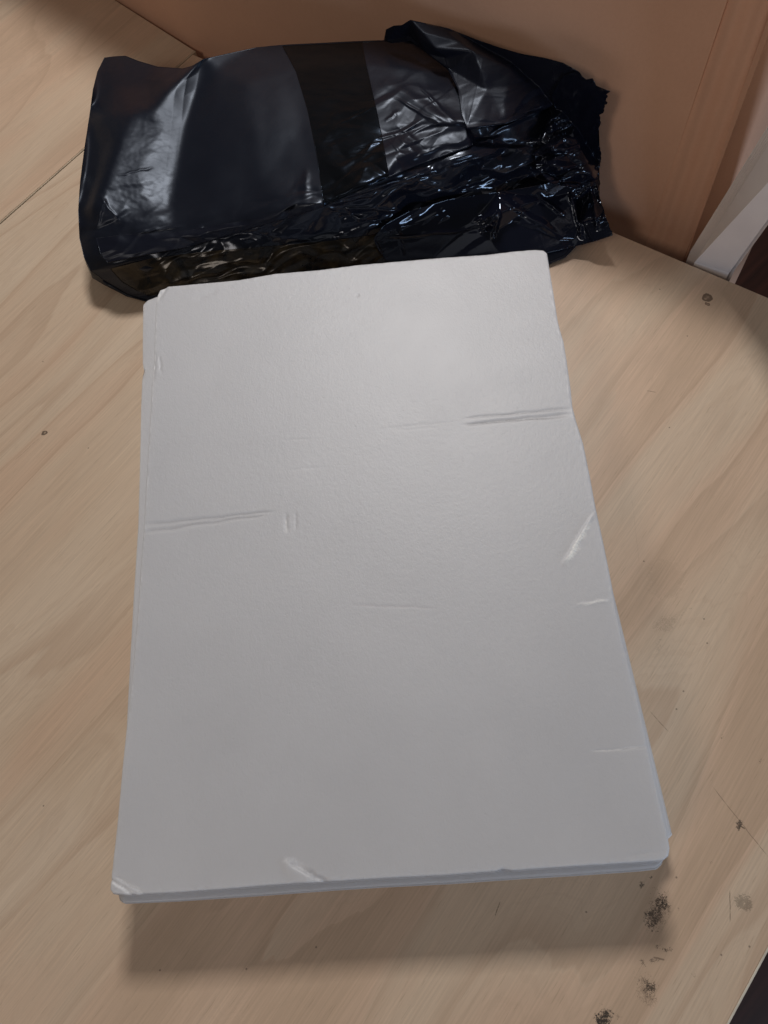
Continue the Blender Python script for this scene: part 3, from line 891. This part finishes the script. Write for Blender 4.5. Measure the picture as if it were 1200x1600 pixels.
# front-top ridge and lower film lip
fold((126, 335, 4.6, .5), (150, 345, 5.3, .5, .1), (200, 350, 5.3, .35, .1), (270, 350, 4.95, .25, .1), (350, 340, 5.4, .2), (430, 328, 6.0, .4), (470, 322, 6.15, .9, .2), (505, 316, 6.1, 1, .3), (560, 292, 6.2, .9, .4), (606, 272, 6.3, .8, .4))
fold((124, 380, 3.8, .3), (145, 392, 4.4, .3, .2), (190, 386, 4.6, .5, .3), (240, 375, 4.7, .5, .3), (320, 362, 5.0, .4, .3), (400, 350, 5.4, .8, .3), (480, 336, 5.5, 1.1, .6), (540, 322, 5.2, 1.2, .8), (610, 300, 5.3, 1.2, .9), (680, 270, 5.6, 1.1, .8), (735, 240, 5.9, .9, .6))
fold((138, 421, 3.0), (175, 411, 3.9, .2, .3), (236, 396, 4.2, .4, .6), (300, 388, 4.2, .8, .8), (380, 378, 4.2, .9, .8), (470, 368, 4.1, 1.0, 1), (560, 350, 3.9, 1.2, 1), (640, 322, 3.8, 1.2, 1), (720, 300, 3.6, 1.2, 1), (800, 285, 3.2, 1.2, 1), (880, 285, 2.4, 1.2, 1))
fold((160, 440, 1.8), (215, 455, 1.0, .5, .8), (260, 444, 2.4, .9, 1), (340, 425, 2.7, .9, 1), (430, 412, 2.7, .8, 1), (540, 395, 2.6, .8, 1), (640, 370, 2.4, .8, 1), (740, 350, 2.2, .8, 1), (850, 330, 1.8, .8, 1), (915, 300, 1.6, 1, 1))
fold((200, 462, .4), (262, 480, .3), (430, 466, .2), (620, 448, .2), (820, 430, .2), (885, 405, .2))
# right half: under the folds
fold((575, 100, 6.5), (606, 272, 6.35, .8, .4))
fold((660, 110, 6.6, .2), (680, 180, 6.6, .4, .2), (735, 200, 6.3, .6, .4), (735, 238, 5.95, .8, .6))
fold((740, 195, 6.5, .5, .3), (800, 185, 6.1, .6, .5), (850, 165, 5.6, .8, .6), (895, 150, 4.7, .8, .7))
fold((740, 215, 5.9, .6, .4), (800, 215, 5.4, .8, .6), (850, 195, 5.0, 1.3, .8), (900, 175, 4.3, 1.2, .9), (930, 165, 3.4, 1, .9))
fold((760, 100, 6.4, .3, .1), (820, 125, 6.0, .4, .2), (870, 145, 5.4, .6, .4))
cp(850, 240, 4.6, 2.0, .9); cp(880, 215, 4.6, 2.0, .9); cp(900, 245, 3.8, 1.8, .9); cp(820, 255, 4.5, 1.6, .9)
fold((905, 190, 4.2, .4, .3), (925, 245, 3.4, .3, .3), (930, 290, 2.4, .4, .5))
cp(770, 270, 4.3, 1.2, .9); cp(700, 290, 4.5, 1.2, .9); cp(600, 330, 4.4, 1.2, 1)
cp(640, 200, 6.5, .5, .2); cp(620, 150, 6.5, .3, .1)
body = film_piece('black_film_wrap', (body_top, body_right, body_bottom, body_left), C, E_, M_film, parcel, 620, 330,
                  blur=(5, 5), amp=4.2, seed=3, skirt=((.72, -.002), (.35, .004), (.12, .012), (0, .02)), ripple=satin_ripple,
                  lines=[((508, 322), (600, 300), 3, 4, 1.6 * mm, .2), ((508, 324), (640, 330), 3, 4, 1.4 * mm, .2), ((508, 322), (576, 346), 3, 4, 1.2 * mm, .2),
                         ((508, 318), (690, 262), 4, 5, 1.8 * mm, .2), ((690, 262), (800, 232), 4, 5, 1.6 * mm, .2), ((480, 262), (474, 318), 5, 12, 1.5 * mm, .3),
                         ((760, 212), (868, 158), 4, 5, 2.0 * mm, .2), ((740, 222), (790, 214), 4, 4, 1.4 * mm, .3), ((620, 300), (680, 292), 5, 4, 1.8 * mm, .3),
                         ((700, 300), (790, 268), 5, 5, 2.0 * mm, .3), ((150, 360), (165, 300), 3, 6, 1.0 * mm, .3), ((190, 350), (150, 300), 2, 4, .8 * mm, .3),
                         ((215, 388), (250, 372), 3, 5, 1.2 * mm, .3), ((300, 372), (318, 352), 3, 6, 1.4 * mm, .3), ((180, 275), (245, 260), 1.5, 2, .5 * mm, .3),
                         ((210, 365), (290, 352), 3, 3, 1.0 * mm, .3), ((330, 372), (420, 352), 2.5, 3, 1.2 * mm, .3)])
BODY = (list(C), list(E_))

def over(pts_extra=0.0):
    """height of the wrapped body, for pieces that lie on it"""
    return BODY
def lay_on(name, outline, dz, mat, nu, nv, cr=(.3, 0.0), gloss=.5, blur=(3.5, 3.5), seed=3, thick=.0008, bumpf=None, label=None, amp=4.2):
    """a thin film lying dz (cm) proud of the body surface"""
    top, right, bottom, left = outline
    P = coons(top, right, bottom, left, nu, nv)
    X, Y = P[..., 0], P[..., 1]
    A = tin(BODY[0], BODY[1], X, Y)
    z = gauss2(A[..., 0], *blur); c = gauss2(A[..., 1], 9, 9); gl = A[..., 2]
    z = z * .01 + c * amp * .001 * gauss2(crinkle(X, Y, 3, 1.0), .8, .8) 
    zc_ = card_height(X, Y, .020 - .0003) + .0006 * gauss2(crinkle(X, Y, 8, 1.0), 2, 2)
    z = np.where(X > 330, np.maximum(z, zc_), z) + dz * .01
    if bumpf is not None: z = z + bumpf(X, Y)
    V = at(X, Y, z).reshape(-1, 3)
    Q = grid_faces(nu, nv)[:, ::-1]; N = len(V)
    low = V.copy(); low[:, 2] -= thick
    rim = [i * nv for i in range(nu)] + [(nu - 1) * nv + j for j in range(1, nv)] + [i * nv + nv - 1 for i in range(nu - 2, -1, -1)] + [j for j in range(nv - 2, 0, -1)]
    rim = np.array(rim); nx = np.roll(np.arange(len(rim)), -1)
    F_ = np.concatenate([Q, Q[:, ::-1] + N, np.stack([rim, rim + N, rim[nx] + N, rim[nx]], -1)])
    G_ = np.full(2 * N, gloss)
    o = fast_mesh(name, np.concatenate([V, low]), F_, mat, parcel, {'gloss': G_})
    if label: o['label'] = label
    return o

# glossy tape round the middle
def tape_lines(X, Y):
    z = crease(X, Y, (520, 198), (600, 160), 1.6, 1.6, .35 * mm, .3)
    z = z + crease(X, Y, (500, 222), (560, 205), 1.6, 1.6, .25 * mm, .3) + crease(X, Y, (550, 235), (608, 218), 1.6, 1.6, .3 * mm, .3)
    z = z + crease(X, Y, (530, 245), (600, 236), 1.6, 1.6, .2 * mm, .3)
    return z + .00012 * gnoise(X / 30, Y / 9, 77)
lay_on('tape_band', ([(441, 71.5), (500, 69), (566, 66)], [(566, 66), (572, 100), (588, 170), (600, 230), (608, 276)],
                     [(506, 322), (540, 306), (608, 276)], [(441, 71.5), (462, 110), (480, 170), (494, 240), (506, 322)]),
       .08, M_tape, 120, 240, gloss=.3, bumpf=tape_lines)

# film layer right of the tape, with soft diagonal pulls
def pulls(X, Y):
    z = 0
    for i, (a, b, d) in enumerate([((610, 205), (660, 245), .5), ((604, 215), (650, 262), .45), ((618, 196), (672, 236), .4), ((600, 190), (628, 170), .6),
                                   ((612, 150), (700, 200), .9), ((650, 130), (720, 200), .8), ((640, 250), (700, 225), .7), ((615, 245), (640, 275), .4)]):
        z = z + crease(X, Y, a, b, 2.5, 5, d * mm, .3)
    return z + crease(X, Y, (590, 120), (740, 215), 14, 10, 1.6 * mm, .3)
lay_on('film_layer', ([(566, 66), (600, 64), (660, 70), (720, 90)], [(720, 90), (728, 130), (735, 180), (738, 226)],
                      [(608, 276), (650, 258), (700, 240), (738, 226)], [(566, 66), (572, 100), (588, 170), (600, 230), (608, 276)]),
       .16, M_fold, 200, 240, gloss=.25, bumpf=pulls)

# thin film lip that hangs over the front face at the left (its edge casts a dark line)
def lip(X, Y): return .0006 + .0008 * gnoise(X / 40, Y / 20, 91)
lay_on('film_lip', ([(150, 372), (200, 366), (280, 362), (380, 345), (505, 316)], [(505, 316), (506, 322)],
                    [(168, 410), (236, 396), (300, 384), (400, 354), (470, 334), (506, 322)], [(150, 372), (156, 395), (168, 410)]),
       .18, M_fold, 220, 60, gloss=.2, bumpf=lip)

# brown clear tape on the front face
lay_on('clear_tape', ([(172, 420), (236, 404), (330, 392), (430, 384), (520, 376), (590, 366)], [(590, 366), (596, 392), (604, 410)],
                      [(232, 462), (300, 448), (430, 430), (520, 420), (604, 410)], [(172, 420), (190, 440), (214, 454), (232, 462)]),
       .05, M_btape, 260, 80, gloss=1, label='brownish clear tape on the front face of the parcel')

# --- back fold that rises behind the right half and runs to the gathered end
C = []; E_ = []
fold((598, 60, 6.8), (603, 45, 7.6), (622, 38, 8.2), (641, 31, 8.6), (690, 42, 8.2, .2), (740, 58, 7.6, .3), (815, 84, 6.6, .4), (870, 95, 5.6, .5, .5), (903, 108, 4.6, .6, .8), (922, 130, 3.8, .6, .9))
fold((605, 63, 6.9), (640, 56, 7.4), (665, 82, 7.3, .2), (705, 110, 7.0, .3), (722, 150, 6.9, .3), (728, 196, 6.7, .4, .3), (790, 188, 6.5, .6, .6), (850, 166, 6.0, .9, .8), (900, 155, 5.0, 1, .9), (925, 150, 4, 1, .9))
fold((641, 31, 8.6), (655, 60, 7.9), (680, 75, 7.9, .2), (740, 80, 8.0, .2), (800, 108, 7.4, .3), (838, 140, 6.6, .5, .3), (850, 166, 6.1, .8, .6))
fold((660, 50, 8.3), (720, 66, 8.0), (800, 92, 7.2, .2), (880, 120, 5.6, .4, .6))
cp(760, 140, 7.1, .3, .1); cp(790, 160, 6.8, .4, .3); cp(700, 90, 7.4, .3)
film_piece('back_fold', ([(600, 62), (603, 46), (615, 40), (628, 39), (641, 31), (665, 36), (700, 44), (740, 60), (780, 74), (815, 84), (850, 90), (880, 98), (905, 112), (916, 128)],
                         [(916, 128), (920, 138), (916, 150)],
                         [(612, 66), (640, 62), (655, 72), (700, 108), (716, 140), (722, 180), (730, 200), (790, 192), (850, 170), (905, 155), (916, 150)],
                         [(600, 62), (606, 64), (612, 66)]),
           C, E_, M_fold, parcel, 420, 130, blur=(3, 2.2), amp=3.2, seed=21, thick=.0009, above=.001)

# --- gathered, torn end at the right
C = []; E_ = []
fold((880, 105, 4.6, .5, .8), (905, 112, 4.4, 1, .8), (930, 125, 4.2, 1.4, .9), (955, 145, 3.6, 1.2, .9), (945, 165, 3.4, 1.5, .9), (940, 200, 3.2, 1, .7), (942, 240, 2.8, .8, .5), (936, 290, 2.2, .8, .7))
fold((868, 150, 5.8, 1, .9), (885, 168, 5.6, 1.6, .9), (905, 160, 5.0, 2, 1), (925, 155, 4.3, 2, 1))
fold((882, 170, 5.6, .8, .6), (900, 215, 5.0, .3, .3), (925, 270, 3.8, .3, .3), (930, 290, 2.4, .5, .5))
fold((862, 185, 5.6, 1.6, 1), (840, 230, 4.9, 1.8, 1), (850, 268, 4.4, 1.8, 1), (880, 285, 3.8, 1.5, 1), (925, 285, 2.8, 1, .9))
fold((872, 180, 5.7, 1.2, .8), (886, 230, 5.0, 2.0, .9), (900, 270, 4.2, 1.2, .8))
cp(865, 230, 5.3, 2.4, 1); cp(868, 255, 4.9, 2.2, 1)
film_piece('gathered_end', ([(862, 148), (880, 118), (900, 112), (916, 124), (926, 122), (932, 134), (944, 139), (953, 142)],
                            [(953, 142), (944, 165), (936, 196), (935, 222), (939, 248), (934, 270), (930, 292)],
                            [(838, 262), (860, 286), (890, 292), (930, 292)],
                            [(862, 148), (868, 170), (850, 200), (834, 230), (838, 262)]),
           C, E_, M_flap, parcel, 170, 220, blur=(1.6, 1.6), amp=3.0, seed=33, thick=.0009, ragged=8.0, cscale=.6, above=.002)

# --- lower flap, lying on the table at the right
C = []; E_ = []
fold((575, 375, 2.2, .3, .8), (590, 350, 2.8, .6, 1), (640, 325, 3.2, 1, 1), (700, 305, 3.4, .8, 1), (780, 296, 3.4, .5, 1), (850, 286, 3.3, .5, 1), (890, 275, 3.2, .8, 1), (935, 268, 2.6, .8, 1))
fold((582, 382, 1.2, .3, .9), (620, 372, 2.1, .4, .9), (700, 362, 2.4, .4, 1), (745, 352, 2.5, .5, 1), (782, 334, 3.0, .3, 1), (850, 310, 2.5, .4, 1), (892, 300, 2.6, .6, 1), (938, 296, 2.0, .6, 1))
fold((782, 330, 3.1, .2, 1), (772, 360, 2.2, .4, 1), (766, 378, 1.5, .3, 1))
fold((800, 345, 2.2, .3, 1), (850, 355, 1.8, .3, 1), (880, 372, 1.2, .3, 1))
fold((893, 285, 3.1, .4, 1), (893, 320, 2.2, .4, 1), (905, 350, 1.5, .3, 1), (912, 375, .8, .3, 1))
fold((925, 285, 2.9, .4, 1), (930, 325, 2.3, .4, 1), (936, 352, 1.7, .3, 1))
fold((590, 408, .6), (700, 406, .8), (853, 394, .5), (900, 386, .3), (958, 368, .3))
cp(915, 320, 1.7, .6, 1); cp(948, 330, 1.2, .4, 1)
film_piece('end_flap', ([(584, 372), (600, 352), (640, 330), (700, 312), (780, 300), (850, 288), (895, 275), (932, 270)],
                        [(932, 270), (936, 296), (940, 316), (948, 342), (957, 367)],
                        [(604, 408), (700, 408), (800, 402), (853, 394), (890, 386), (930, 376), (957, 367)],
                        [(584, 372), (586, 380), (592, 392), (604, 408)]),
           C, E_, M_flap, parcel, 360, 150, blur=(1.8, 1.8), amp=3.2, seed=41, thick=.0009, ragged=5.0, cscale=1.3, above=.004,
           lines=[((838, 303), (884, 338), 4, 4, 2.2 * mm, .2), ((890, 296), (912, 376), 5, 5, 2.6 * mm, .2), ((922, 284), (934, 362), 4, 5, 2.6 * mm, .2),
                  ((900, 312), (926, 288), 4, 4, 2.2 * mm, .3), ((936, 352), (950, 322), 3, 3, 1.8 * mm, .3), ((770, 302), (880, 372), 5, 8, 1.8 * mm, .3),
                  ((746, 350), (783, 328), 3, 3, 2.2 * mm, .3), ((783, 328), (769, 376), 3, 4, 2.6 * mm, .25), ((600, 372), (740, 358), 3, 3, 1.8 * mm, .2),
                  ((586, 374), (598, 402), 3, 3, 1.6 * mm, .3), ((750, 366), (780, 330), 6, 9, 2.6 * mm, .25), ((740, 346), (782, 330), 4, 4, 2.4 * mm, .25), ((620, 350), (632, 400), 5, 5, 1.5 * mm, .3)])
